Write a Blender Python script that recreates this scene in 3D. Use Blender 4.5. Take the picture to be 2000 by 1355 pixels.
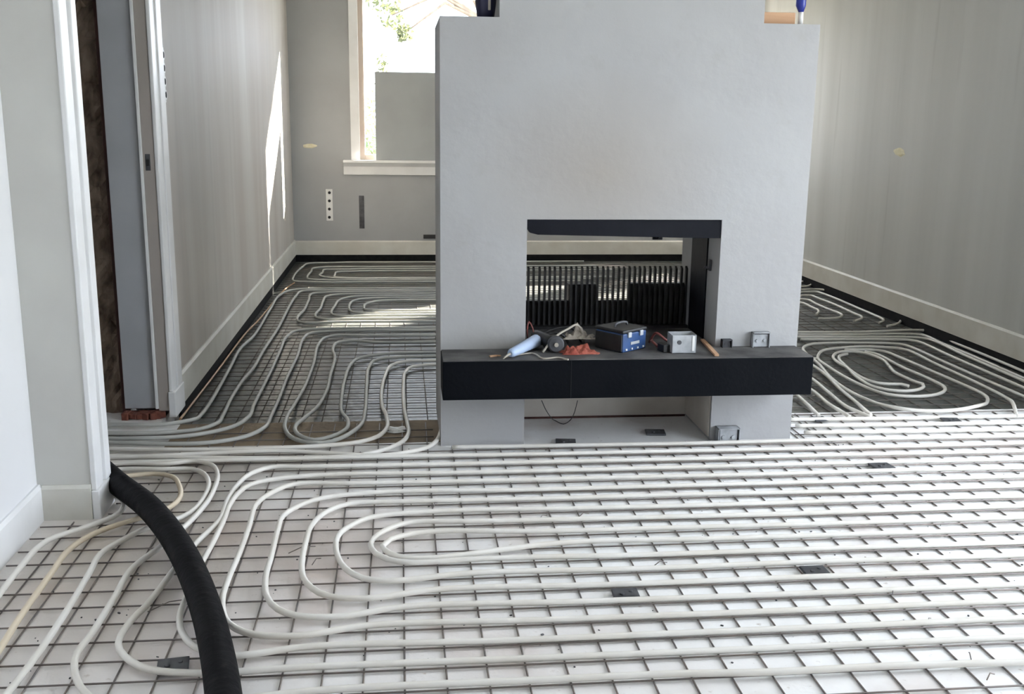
import bpy, bmesh, math, random
from mathutils import Vector, Matrix, Quaternion
random.seed(7)
C = bpy.context.scene.collection
scene = bpy.context.scene
for o in list(bpy.data.objects): bpy.data.objects.remove(o)

# ------------------------------------------------------------------ camera
F, YAW, PITCH, ROLL, CH = 2002.5, .1094, .218, -.0126, 1.3353
def _axes():
    cy, sy, cp, sp = math.cos(YAW), math.sin(YAW), math.cos(PITCH), math.sin(PITCH)
    fwd = Vector((sy*cp, cy*cp, -sp)); right = Vector((cy, -sy, 0)); down = fwd.cross(right)
    cr, sr = math.cos(ROLL), math.sin(ROLL)
    return cr*right+sr*down, -sr*right+cr*down, fwd
RT, DN, FW = _axes()
EYE = Vector((0, 0, CH))
cam = bpy.data.objects.new('camera', bpy.data.cameras.new('camera')); C.objects.link(cam)
cam.data.sensor_width = 36; cam.data.lens = F/2000*36; cam.data.clip_start = .05
m = Matrix((RT, -DN, -FW)).transposed().to_4x4(); m.translation = EYE
cam.matrix_world = m
scene.camera = cam

# survey helpers: the point of a plane that is seen at a pixel of the 2000x1355 photograph
def ray(px, py): return RT*((px-1000)/F) + DN*((py-677.5)/F) + FW
def _hit(px, py, ax, v):
    d = ray(px, py); return EYE + d*((v-EYE[ax])/d[ax])
def on_x(px, py, x): return _hit(px, py, 0, x)
def on_y(px, py, y): return _hit(px, py, 1, y)
def on_z(px, py, z): return _hit(px, py, 2, z)

# ------------------------------------------------------------------ sky, sun, exposure
w = bpy.data.worlds.new('sky'); scene.world = w; w.use_nodes = True
nt = w.node_tree; bg = nt.nodes['Background']
bg.inputs[0].default_value = (.82, .895, 1.0, 1); bg.inputs[1].default_value = 6.0
sun = bpy.data.objects.new('sun', bpy.data.lights.new('sun', 'SUN')); C.objects.link(sun)
sun.data.energy = 62; sun.data.color = (1, .93, .82); sun.data.angle = math.radians(.8)
SD = Vector((-1, -1, -.663)).normalized()              # direction the sunlight travels
sun.rotation_euler = SD.to_track_quat('-Z', 'Y').to_euler(); sun.location = (12, 20, 10)
def portal(loc, rot, sx, sy):
    l = bpy.data.lights.new('window_portal', 'AREA'); l.shape = 'RECTANGLE'; l.size = sx; l.size_y = sy
    l.cycles.is_portal = True
    o = bpy.data.objects.new('window_portal', l); C.objects.link(o); o.location = loc; o.rotation_euler = rot
scene.view_settings.view_transform = 'Standard'; scene.view_settings.look = 'None'
scene.view_settings.gamma = 1; scene.view_settings.use_curve_mapping = False
scene.view_settings.exposure = 0.9
scene.cycles.use_denoising = True
scene.cycles.max_bounces = 10; scene.cycles.diffuse_bounces = 6; scene.cycles.caustics_reflective = False
scene.cycles.sample_clamp_indirect = 8

# ------------------------------------------------------------------ materials
def _new(name):
    mt = bpy.data.materials.new(name); mt.use_nodes = True
    return mt, mt.node_tree, mt.node_tree.nodes['Principled BSDF']
def mat(name, col, rough=.6, metal=0, col2=None, scale=8, stretch=(1, 1, 1), bump=0, bscale=None, detail=4, spec=.5, lo=.35, hi=.65, alpha_noise=None):
    mt, t, b = _new(name)
    b.inputs['Roughness'].default_value = rough; b.inputs['Metallic'].default_value = metal
    b.inputs['Specular IOR Level'].default_value = spec
    b.inputs['Base Color'].default_value = (*col, 1)
    if col2 or bump:
        tc = t.nodes.new('ShaderNodeTexCoord'); mp = t.nodes.new('ShaderNodeMapping')
        t.links.new(tc.outputs['Object'], mp.inputs[0]); mp.inputs['Scale'].default_value = stretch
    if col2:
        n = t.nodes.new('ShaderNodeTexNoise'); n.inputs['Scale'].default_value = scale; n.inputs['Detail'].default_value = detail
        t.links.new(mp.outputs[0], n.inputs['Vector'])
        r = t.nodes.new('ShaderNodeMapRange'); r.inputs[1].default_value = lo; r.inputs[2].default_value = hi
        t.links.new(n.outputs[0], r.inputs[0])
        mx = t.nodes.new('ShaderNodeMix'); mx.data_type = 'RGBA'
        mx.inputs[6].default_value = (*col, 1); mx.inputs[7].default_value = (*col2, 1)
        t.links.new(r.outputs[0], mx.inputs[0]); t.links.new(mx.outputs[2], b.inputs['Base Color'])
    if bump:
        n2 = t.nodes.new('ShaderNodeTexNoise'); n2.inputs['Scale'].default_value = bscale or scale*4; n2.inputs['Detail'].default_value = 5
        t.links.new(mp.outputs[0], n2.inputs['Vector'])
        bp = t.nodes.new('ShaderNodeBump'); bp.inputs['Strength'].default_value = bump; bp.inputs['Distance'].default_value = .02
        t.links.new(n2.outputs[0], bp.inputs['Height']); t.links.new(bp.outputs[0], b.inputs['Normal'])
    return mt
def overlay(mt, col, scale, lo, hi, stretch=(1, 1, 1), loc=(0, 0, 0), amount=1):
    """a second layer of noise-shaped stain over a material's colour"""
    t = mt.node_tree; b = t.nodes['Principled BSDF']
    tc = t.nodes.new('ShaderNodeTexCoord'); mp = t.nodes.new('ShaderNodeMapping')
    t.links.new(tc.outputs['Object'], mp.inputs[0]); mp.inputs['Scale'].default_value = stretch; mp.inputs['Location'].default_value = loc
    n = t.nodes.new('ShaderNodeTexNoise'); n.inputs['Scale'].default_value = scale; n.inputs['Detail'].default_value = 5
    t.links.new(mp.outputs[0], n.inputs['Vector'])
    r = t.nodes.new('ShaderNodeMapRange'); r.inputs[1].default_value = lo; r.inputs[2].default_value = hi; r.inputs[4].default_value = amount
    t.links.new(n.outputs[0], r.inputs[0])
    mx = t.nodes.new('ShaderNodeMix'); mx.data_type = 'RGBA'; mx.inputs[7].default_value = (*col, 1)
    t.links.new(r.outputs[0], mx.inputs[0])
    if b.inputs['Base Color'].links:
        t.links.new(b.inputs['Base Color'].links[0].from_socket, mx.inputs[6])
    else: mx.inputs[6].default_value = b.inputs['Base Color'].default_value
    t.links.new(mx.outputs[2], b.inputs['Base Color'])
def spot_stain(mt, col, centre, radius, amount):
    """a soft round stain of its own colour at a fixed place (soot)"""
    t = mt.node_tree; b = t.nodes['Principled BSDF']
    tc = t.nodes.new('ShaderNodeTexCoord'); mp = t.nodes.new('ShaderNodeMapping'); mp.vector_type = 'TEXTURE'
    mp.inputs['Location'].default_value = centre; mp.inputs['Scale'].default_value = radius
    t.links.new(tc.outputs['Object'], mp.inputs[0])
    g = t.nodes.new('ShaderNodeTexGradient'); g.gradient_type = 'SPHERICAL'; t.links.new(mp.outputs[0], g.inputs[0])
    ml = t.nodes.new('ShaderNodeMath'); ml.operation = 'MULTIPLY'; ml.inputs[1].default_value = amount
    t.links.new(g.outputs['Fac'], ml.inputs[0])
    mx = t.nodes.new('ShaderNodeMix'); mx.data_type = 'RGBA'; mx.inputs[7].default_value = (*col, 1)
    t.links.new(ml.outputs[0], mx.inputs[0]); t.links.new(b.inputs['Base Color'].links[0].from_socket, mx.inputs[6])
    t.links.new(mx.outputs[2], b.inputs['Base Color'])

M = {}
M['plaster'] = mat('plaster_streaked', (.54, .52, .485), .55, col2=(.44, .40, .365), scale=2.2, stretch=(1, 1, .12), bump=.12, bscale=9, spec=.35)
overlay(M['plaster'], (.40, .385, .355), 7, .58, .75, (1, 1, .1), (3, 1, 0), .55)
M['plaster_right'] = mat('plaster_streaked_grey', (.56, .565, .545), .6, col2=(.47, .475, .455), scale=2.4, stretch=(1, 1, .06), bump=.1, bscale=9, spec=.3)
overlay(M['plaster_right'], (.36, .36, .34), 9, .62, .8, (1, 1, .07), (1, 5, 0), .55)
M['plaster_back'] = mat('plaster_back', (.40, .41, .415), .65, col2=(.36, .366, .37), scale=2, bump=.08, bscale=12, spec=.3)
M['plaster_near'] = mat('plaster_near', (.74, .74, .75), .6, col2=(.70, .70, .70), scale=1.6, bump=.05, bscale=14, spec=.3)
M['plaster_stub'] = mat('plaster_stub', (.60, .595, .56), .65, col2=(.55, .54, .51), scale=3, bump=.08, bscale=12, spec=.3)
M['plaster_fire'] = mat('fireplace_plaster', (.435, .435, .437), .7, col2=(.405, .402, .403), scale=2.5, bump=.1, bscale=22, spec=.25)
overlay(M['plaster_fire'], (.37, .355, .335), 14, .62, .8, (1, 1, 1), (2, 0, 0), .35)
spot_stain(M['plaster_fire'], (.37, .335, .295), (.80, 4.10, 1.13), (.55, .5, .42), .75)
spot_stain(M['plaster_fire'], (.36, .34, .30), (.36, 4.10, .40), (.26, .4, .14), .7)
M['plaster_niche'] = mat('niche_plaster', (.66, .62, .56), .75, col2=(.55, .50, .44), scale=4, bump=.1, bscale=20, spec=.2)
M['white_paint'] = mat('white_paint', (.80, .80, .80), .35, col2=(.74, .74, .735), scale=6, bump=.03, bscale=30)
M['cream_paint'] = mat('cream_paint', (.66, .65, .60), .45, col2=(.58, .56, .50), scale=5, bump=.04, bscale=30)
M['grey_paint'] = mat('grey_jamb_paint', (.40, .41, .43), .5, col2=(.36, .37, .385), scale=4, bump=.05, bscale=15)
M['dull_paint'] = mat('dull_brownish_paint', (.40, .36, .33), .5, col2=(.35, .315, .285), scale=6, stretch=(1, 1, .3))
M['tan_frame'] = mat('tan_frame_paint', (.58, .50, .43), .5, col2=(.50, .40, .33), scale=5, stretch=(1, 1, .4))
M['brown_stone'] = mat('brown_masonry', (.36, .28, .215), .9, col2=(.13, .095, .07), scale=16, stretch=(1, 1, .5), bump=.8, bscale=26, spec=.15)
M['red_wood'] = mat('dark_red_wood', (.09, .03, .022), .7, col2=(.05, .02, .015), scale=8, stretch=(4, 4, .5))
M['red_brick'] = mat('broken_red_brick', (.20, .065, .04), .9, col2=(.12, .04, .03), scale=22, bump=.6, bscale=40)
M['ceiling'] = mat('ceiling_white', (.88, .88, .87), .8, col2=(.86, .86, .85), scale=2)
M['board'] = mat('white_floor_board', (.93, .925, .92), .5, col2=(.88, .87, .86), scale=5, bump=.08, bscale=60, spec=.4)
overlay(M['board'], (.60, .50, .45), 2.6, .53, .72, (1, 1, 1), (4, 2, 0), .6)
overlay(M['board'], (.42, .36, .31), 34, .66, .78, (1, 1, 1), (0, 9, 0), .7)
for sx_, sy_, rx_, ry_, am in ((-.25,3.25,.75,.5,.5),(-.55,2.75,.5,.8,.4),(.05,2.55,.8,.35,.25),(-.2,2.95,.35,.35,.35),(.35,2.25,.9,.25,.25),(-.9,2.5,.5,.6,.2)):
    spot_stain(M['board'], (.50, .37, .30), (sx_, sy_, 0), (rx_, ry_, .5), am)
spot_stain(M['board'], (.50, .42, .34), (-.95, 3.15, 0), (.55, 1.0, .5), .8)
spot_stain(M['board'], (.34, .29, .24), (-.75, 3.95, 0), (.95, .5, .5), .9)
M['concrete'] = mat('brown_screed', (.30, .235, .165), .85, col2=(.22, .17, .125), scale=6, bump=.3, bscale=40, spec=.2)
M['foil'] = mat('dark_foil', (.06, .066, .06), .36, col2=(.085, .09, .08), scale=5, bump=.35, bscale=16, spec=.6)
overlay(M['foil'], (.12, .085, .06), 3, .6, .75, (1, 1, 1), (2, 2, 0), .6)
M['black_strip'] = mat('black_edge_foam', (.006, .006, .007), .8, col2=(.012, .012, .012), scale=20, spec=.2)
M['pipe'] = mat('milky_plastic_pipe', (.80, .775, .725), .4, col2=(.73, .69, .62), scale=5, spec=.5)
M['pipe_dusty'] = mat('dusty_grey_pipe', (.50, .50, .465), .5, col2=(.42, .42, .39), scale=6)
M['pipe_warm'] = mat('yellowed_plastic_pipe', (.70, .60, .45), .4, col2=(.66, .56, .42), scale=5)
M['copper'] = mat('copper_tan_pipe', (.50, .31, .17), .4, .3, col2=(.42, .26, .15), scale=6)
M['wire'] = mat('steel_mesh_wire', (.17, .155, .15), .5, .4, col2=(.22, .18, .155), scale=9)
M['hose'] = mat('black_rubber_hose', (.004, .004, .005), .65, col2=(.008, .008, .009), scale=9, bump=.2, bscale=28, spec=.08)
overlay(M['hose'], (.10, .095, .09), 16, .64, .78, (1, 1, 1), (1, 1, 1), .3)
M['black_shelf'] = mat('black_hearth_slab', (.002, .003, .005), .6, col2=(.004, .005, .007), scale=6, bump=.05, bscale=60, spec=.09)
M['shelf_top'] = mat('dusty_black_slab', (.05, .048, .048), .7, col2=(.14, .135, .13), scale=7, bump=.1, bscale=40, spec=.3)
M['black_steel'] = mat('black_steel', (.007, .008, .012), .6, .0, col2=(.011, .012, .017), scale=6, bump=.06, spec=.15)
M['grate'] = mat('grate_iron', (.012, .012, .013), .55, .2, col2=(.03, .028, .027), scale=20)
M['zinc'] = mat('zinc_steel', (.52, .54, .56), .45, .1, col2=(.36, .375, .39), scale=22, bump=.05)
M['dark_zinc'] = mat('dull_zinc_plate', (.11, .112, .12), .6, .3, col2=(.06, .06, .065), scale=20)
M['pale_blue'] = mat('pale_blue_plastic', (.36, .47, .66), .4, col2=(.46, .55, .72), scale=9)
M['blue'] = mat('blue_plastic', (.022, .06, .17), .45, col2=(.03, .085, .24), scale=12)
M['navy'] = mat('navy_plastic', (.012, .013, .045), .3, col2=(.02, .02, .06), scale=10)
M['bright_blue'] = mat('bright_blue_plastic', (.015, .03, .26), .35)
M['black_plastic'] = mat('black_plastic', (.01, .01, .011), .45, col2=(.02, .02, .02), scale=14)
M['red_cloth'] = mat('red_cloth', (.30, .062, .04), .9, col2=(.42, .12, .08), scale=14, bump=.5, bscale=60)
M['beige_cloth'] = mat('beige_cloth', (.45, .40, .33), .9, col2=(.30, .26, .22), scale=16, bump=.5, bscale=60)
M['red_cable'] = mat('dull_red_cable', (.22, .06, .05), .5)
M['grey_cable'] = mat('grey_cable', (.40, .36, .30), .5)
M['black_cable'] = mat('black_cable', (.015, .014, .014), .5)
M['wood'] = mat('pine_wood', (.50, .29, .16), .65, col2=(.58, .36, .22), scale=9, stretch=(.3, 3, 3))
M['white_plastic'] = mat('white_plastic', (.80, .80, .78), .4)
M['hole'] = mat('dark_cavity', (.02, .02, .02), .9)
M['putty'] = mat('yellow_putty', (.68, .63, .42), .8, col2=(.74, .70, .54), scale=30)
M['grey_board'] = mat('grey_board', (.36, .38, .385), .7, col2=(.33, .345, .35), scale=3)
M['lawn'] = mat('terrace_gravel', (.30, .30, .28), .9, col2=(.24, .25, .22), scale=3)
M['bark'] = mat('bark', (.16, .12, .09), .9, col2=(.10, .08, .06), scale=14, stretch=(1, 1, .3))
def leaf_mat(name, a, b_):
    mt, t, b = _new(name)
    oi = t.nodes.new('ShaderNodeTexNoise'); oi.inputs['Scale'].default_value = 2
    tc = t.nodes.new('ShaderNodeTexCoord'); t.links.new(tc.outputs['Object'], oi.inputs['Vector'])
    mx = t.nodes.new('ShaderNodeMix'); mx.data_type = 'RGBA'; mx.inputs[6].default_value = (*a, 1); mx.inputs[7].default_value = (*b_, 1)
    t.links.new(oi.outputs[0], mx.inputs[0]); t.links.new(mx.outputs[2], b.inputs['Base Color'])
    tr = t.nodes.new('ShaderNodeBsdfTranslucent'); t.links.new(mx.outputs[2], tr.inputs[0])
    ms = t.nodes.new('ShaderNodeMixShader'); ms.inputs[0].default_value = .5
    t.links.new(b.outputs[0], ms.inputs[1]); t.links.new(tr.outputs[0], ms.inputs[2])
    t.links.new(ms.outputs[0], t.nodes['Material Output'].inputs[0]); b.inputs['Roughness'].default_value = .6
    return mt
M['leaf'] = leaf_mat('pale_leaves', (.12, .14, .06), (.17, .17, .09))
M['leaf_thin'] = leaf_mat('thin_tree_leaves', (.05, .062, .024), (.09, .10, .045))
M['leaf_dark'] = leaf_mat('shrub_leaves', (.10, .17, .10), (.22, .26, .12))
def glass_mat():
    mt, t, b = _new('window_glass')
    tr = t.nodes.new('ShaderNodeBsdfTransparent'); gl = t.nodes.new('ShaderNodeBsdfGlossy'); gl.inputs['Roughness'].default_value = .02
    lw = t.nodes.new('ShaderNodeLayerWeight'); lw.inputs[0].default_value = .5
    pw = t.nodes.new('ShaderNodeMath'); pw.operation = 'POWER'; pw.inputs[1].default_value = 5
    fr = t.nodes.new('ShaderNodeMath'); fr.operation = 'MULTIPLY_ADD'; fr.inputs[1].default_value = .9; fr.inputs[2].default_value = .04
    t.links.new(lw.outputs['Facing'], pw.inputs[0]); t.links.new(pw.outputs[0], fr.inputs[0])
    ms = t.nodes.new('ShaderNodeMixShader'); t.links.new(fr.outputs[0], ms.inputs[0])
    t.links.new(tr.outputs[0], ms.inputs[1]); t.links.new(gl.outputs[0], ms.inputs[2])
    t.links.new(ms.outputs[0], t.nodes['Material Output'].inputs[0]); return mt
M['glass'] = glass_mat()

# ------------------------------------------------------------------ mesh helpers
class MB:
    def __init__(s): s.v = []; s.f = []; s.smooth = []
    def add(s, vs, fs, smooth=False):
        n = len(s.v); s.v += [tuple(x) for x in vs]
        for f in fs: s.f.append([n+i for i in f]); s.smooth.append(smooth)
        return s
    def box(s, x0, x1, y0, y1, z0, z1):
        v = [(x0,y0,z0),(x1,y0,z0),(x1,y1,z0),(x0,y1,z0),(x0,y0,z1),(x1,y0,z1),(x1,y1,z1),(x0,y1,z1)]
        return s.add(v, [(3,2,1,0),(4,5,6,7),(0,1,5,4),(1,2,6,5),(2,3,7,6),(3,0,4,7)])
    def obox(s, c, size, rz=0, rx=0, ry=0):
        R = Matrix.Rotation(rz,3,'Z') @ Matrix.Rotation(ry,3,'Y') @ Matrix.Rotation(rx,3,'X')
        a, b, d = [q/2 for q in size]
        v = [Vector(c)+R@Vector(p) for p in [(-a,-b,-d),(a,-b,-d),(a,b,-d),(-a,b,-d),(-a,-b,d),(a,-b,d),(a,b,d),(-a,b,d)]]
        return s.add(v, [(3,2,1,0),(4,5,6,7),(0,1,5,4),(1,2,6,5),(2,3,7,6),(3,0,4,7)])
    def prism(s, prof, axis, a, b):
        """profile (2-D, counter-clockwise) extruded along an axis"""
        n = len(prof)
        def P(p, t):
            return {0:(t,p[0],p[1]),1:(p[0],t,p[1]),2:(p[0],p[1],t)}[axis]
        v = [P(p,a) for p in prof]+[P(p,b) for p in prof]
        return s.add(v, [tuple(range(n))[::-1], tuple(range(n,2*n))]+[(i,(i+1)%n,n+(i+1)%n,n+i) for i in range(n)])
    def tube(s, pts, r, sides=8, cap=True):
        pts = [Vector(p) for p in pts]; n = len(pts); base = len(s.v)
        rr = r if isinstance(r, (list, tuple)) else [r]*n
        T = [(pts[min(i+1,n-1)]-pts[max(i-1,0)]).normalized() for i in range(n)]
        up = Vector((0,0,1)) if abs(T[0].z) < .9 else Vector((1,0,0))
        N = T[0].cross(up).normalized(); vs = []
        for i in range(n):
            N = (N - T[i]*N.dot(T[i])).normalized(); B = T[i].cross(N)
            for k in range(sides):
                a = 2*math.pi*k/sides; vs.append(pts[i]+(N*math.cos(a)+B*math.sin(a))*rr[i])
        fs = [(i*sides+k, i*sides+(k+1)%sides, (i+1)*sides+(k+1)%sides, (i+1)*sides+k) for i in range(n-1) for k in range(sides)]
        s.add(vs, fs, True)
        if cap:
            s.f.append([base+k for k in range(sides)][::-1]); s.smooth.append(False)
            s.f.append([base+(n-1)*sides+k for k in range(sides)]); s.smooth.append(False)
        return s
    def build(s, name, m_, parent=None, bevel=0, loc=None):
        me = bpy.data.meshes.new(name); vs = s.v
        if loc is not None: vs = [(a-loc[0], b-loc[1], c-loc[2]) for a, b, c in vs]
        me.from_pydata(vs, [], s.f); me.polygons.foreach_set('use_smooth', s.smooth); me.update()
        bm = bmesh.new(); bm.from_mesh(me); bmesh.ops.recalc_face_normals(bm, faces=bm.faces); bm.to_mesh(me); bm.free()
        me.materials.append(m_)
        o = bpy.data.objects.new(name, me); C.objects.link(o)
        if loc is not None: o.location = loc
        if parent: o.parent = parent; 
        if parent and loc is None: o.matrix_parent_inverse = parent.matrix_world.inverted()
        if bevel:
            md = o.modifiers.new('bevel', 'BEVEL'); md.width = bevel; md.segments = 2; md.limit_method = 'ANGLE'
        return o
def tag(o, label=None, cat=None, group=None, kind=None):
    if label: o['label'] = label
    if cat: o['category'] = cat
    if group: o['group'] = group
    if kind: o['kind'] = kind
    return o
def empty(name, loc, label, cat, group=None):
    o = bpy.data.objects.new(name, None); C.objects.link(o); o.location = loc; o.empty_display_size = .05
    o.matrix_world = Matrix.Translation(loc)
    return tag(o, label, cat, group)
def struct(name, mb, m_, parent=None, bevel=0):
    o = mb.build(name, m_, parent, bevel)
    if not parent: o['kind'] = 'structure'
    return o
def smooth_path(pts, step=.03):
    pts = [Vector(p) for p in pts]; out = []
    for i in range(len(pts)-1):
        p1, p2 = pts[i], pts[i+1]
        p0 = pts[i-1] if i else p1*2-p2
        p3 = pts[i+2] if i+2 < len(pts) else p2*2-p1
        n = max(1, min(40, int((p2-p1).length/step)))
        # centripetal Catmull-Rom
        def kn(a, b, t): return t+max(1e-5, (b-a).length)**.5
        t0 = 0; t1 = kn(p0,p1,t0); t2 = kn(p1,p2,t1); t3 = kn(p2,p3,t2)
        for k in range(n):
            t = t1+(t2-t1)*k/n
            A1 = p0*((t1-t)/(t1-t0))+p1*((t-t0)/(t1-t0)); A2 = p1*((t2-t)/(t2-t1))+p2*((t-t1)/(t2-t1)); A3 = p2*((t3-t)/(t3-t2))+p3*((t-t2)/(t3-t2))
            B1 = A1*((t2-t)/(t2-t0))+A2*((t-t0)/(t2-t0)); B2 = A2*((t3-t)/(t3-t1))+A3*((t-t1)/(t3-t1))
            out.append(B1*((t2-t)/(t2-t1))+B2*((t-t1)/(t2-t1)))
    out.append(pts[-1]); return out

# ------------------------------------------------------------------ the room
XL, XN, XR, YB, YS, ZC, ZB = -1.052, -1.22, 3.597, 10.32, 4.49, 2.75, -.07
HX = -2.4                                                    # far side of the hallway
# near floor of white boards, the brown screed strip and the lower foil-covered floor behind
f = MB().box(HX-.1, XR+.1, -2.7, 4.16, ZB-.05, 0)
f.box(HX-.1, -.98, 4.16, YS, ZB-.05, 0); f.box(.157, XR+.1, 4.16, YS, ZB-.05, 0)
f.box(HX-.1, XL-.02, YS, 5.2, ZB-.05, 0)
struct('floor', f, M['board'])
struct('floor.001', MB().box(-.98, .157, 4.16, YS, ZB-.05, 0.0), M['concrete'])
struct('floor.002', MB().box(XL-.2, XR+.1, YS, YB+.1, ZB-.05, ZB), M['foil'])
struct('ceiling', MB().box(HX-.2, XR+.3, -2.8, YB+.3, ZC, ZC+.1), M['ceiling'])
struct('wall_left', MB().box(XL-.19, XL, 4.80, YB, ZB-.05, ZC), M['plaster'])
struct('wall_left.001', MB().box(XN-.2, XN, -2.7, 3.56, -.05, ZC).box(XN-.2, -1.04, 4.60, 4.80, 2.15, ZC), M['plaster_near'])
struct('wall_left.002', MB().box(XN-.02, -1.045, 3.40, 3.55, -.05, ZC), M['plaster_stub'])
struct('wall_left.003', MB().box(XN-.2, -1.04, 3.55, 4.62, 2.15, ZC), M['plaster_near'])
struct('wall_front', MB().box(XN-.2, XR+.2, -2.8, -2.6, -.05, ZC), M['plaster_near'])
# right wall with a tall garden window beside the front room (outside the picture)
WY0, WY1, WZ0, WZ1 = .4, 4.02, .03, 2.5
SY0, SY1 = 9.45, 10.27                                      # side window added to light the back room, hidden by the chimney breast
rw = MB().box(XR, XR+.25, WY1, SY0, ZB-.05, ZC).box(XR, XR+.25, SY1, YB, ZB-.05, ZC).box(XR, XR+.25, SY0, SY1, ZB-.05, .93).box(XR, XR+.25, SY0, SY1, 2.31, ZC).box(XR, XR+.25, -2.7, WY0, -.05, ZC)
rw.box(XR, XR+.25, WY0, WY1, -.05, WZ0).box(XR, XR+.25, WY0, WY1, WZ1, ZC)
struct('wall_right', rw, M['plaster_right'])
# back wall with two windows
W1 = (-.40, 1.13); W3 = (2.70, 3.52); BZ0, BZ1 = .93, 2.52; BZ3 = 2.31
bw = MB().box(XL-.2, W1[0], YB, YB+.25, ZB-.05, ZC).box(W1[1], W3[0], YB, YB+.25, ZB-.05, ZC).box(W3[1], XR+.25, YB, YB+.25, ZB-.05, ZC)
for (a, b), zt_ in ((W1, BZ1), (W3, BZ3)):
    bw.box(a, b, YB, YB+.25, ZB-.05, BZ0).box(a, b, YB, YB+.25, zt_, ZC)
struct('wall_back', bw, M['plaster_back'])
# hallway behind the door opening
hb = MB(); nx, nz = 46, 90; X0, X1 = HX, -1.255
vs = [(X0+(X1-X0)*i/nx, 4.70+random.uniform(-.014, .014), ZB+(ZC-ZB)*k/nz) for k in range(nz+1) for i in range(nx+1)]
hb.add(vs, [(k*(nx+1)+i, k*(nx+1)+i+1, (k+1)*(nx+1)+i+1, (k+1)*(nx+1)+i) for k in range(nz) for i in range(nx)])
hb.box(X0, X1, 4.72, 4.85, ZB, ZC)
struct('wall_hall', hb, M['brown_stone'])
struct('wall_hall.001', MB().box(HX-.15, HX, 2.4, 4.85, -.05, ZC).box(HX, XN-.2, 2.3, 2.4, -.05, ZC), M['plaster_near'])

# baseboards and black edge strips
def baseboard(name, axis, plane, sgn, a, b, h=.145, t=.017, m_=None, z0=0):
    prof = [(plane, z0), (plane+sgn*t, z0), (plane+sgn*t, z0+h-.012), (plane+sgn*t*.45, z0+h), (plane, z0+h)]
    mb = MB()
    if axis == 'y': mb.prism(prof, 1, a, b)
    else: mb.prism(prof, 0, a, b)
    return struct(name, mb, m_ or M['cream_paint'])
baseboard('baseboard_left', 'y', XL, 1, 4.79, YB, .15)
baseboard('baseboard_back', 'x', YB, -1, XL+.017, XR-.017, .14)
baseboard('baseboard_right', 'y', XR, -1, 4.46, YB, .148)
baseboard('baseboard_left.001', 'y', XN, 1, -2.6, 3.40, .125, m_=M['white_paint'])
baseboard('baseboard_left.002', 'x', 3.40, -1, XN+.017, -1.045, .122, .014, m_=M['cream_paint'])
struct('trim_1', MB().box(XL, XL+.012, 4.80, YB, ZB, 0), M['black_strip'])
struct('trim_2', MB().box(XL+.012, XR-.012, YB-.012, YB, ZB, 0), M['black_strip'])
struct('trim_3', MB().box(XR-.012, XR, YS, YB, ZB, 0), M['black_strip'])

# door opening: near architrave, far jamb, frame post and architrave
struct('trim_4', MB().box(-1.045, -1.026, 3.395, 3.470, .10, ZC).box(-1.045, -1.034, 3.470, 3.500, .10, ZC).box(-1.045, -1.022, 3.500, 3.555, .10, ZC)
       .box(-1.045, -1.018, 3.39, 3.56, -.01, .10), M['white_paint'], bevel=.004)
d = bpy.data.objects.new('door_1', None); C.objects.link(d); d.location = (-1.1, 4.6, 0); d.matrix_world = Matrix.Translation((-1.1, 4.6, 0)); d['kind'] = 'structure'
MB().box(-1.245, -1.108, 4.612, 4.75, .042, 2.15).build('jamb_panel', M['grey_paint'], d, .003)
MB().box(-1.108, -1.096, 4.597, 4.75, .042, 2.15).build('door_stop', M['white_paint'], d, .002)
fp = MB().box(-1.096, -1.046, 4.607, 4.75, .03, 2.15).build('frame_post', M['dull_paint'], d, .003)
lz = on_y(289, 317, 4.607)
st = MB().box(lz.x-.010, lz.x+.010, 4.6035, 4.608, lz.z-.035, lz.z+.035).build('strike_plate', M['dark_zinc'], d, .001)
MB().box(lz.x-.006, lz.x+.006, 4.6015, 4.604, lz.z-.015, lz.z+.012).build('latch_hole', M['hole'], st)
MB().box(-1.046, -1.03, 4.602, 4.695, .12, 2.2).box(-1.046, -1.024, 4.695, 4.79, .12, 2.2).box(-1.05, -1.018, 4.598, 4.795, -.0, .12).build('architrave', M['white_paint'], d, .004)
MB().box(-1.262, -1.245, 4.63, 4.70, .0, 2.15).build('door_edge', M['red_wood'], d, .003)
rb = MB()
for k in range(9):
    rb.obox((-1.235+k*.019, 4.60+random.uniform(-.012, .012), .016), (.03, .055, random.uniform(.024, .04)), random.uniform(-.4, .4), random.uniform(-.1, .1))
tag(rb.build('broken_brick', M['red_brick'], bevel=.004), 'jagged remains of dark red brick under the grey door jamb', 'brick')

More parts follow.
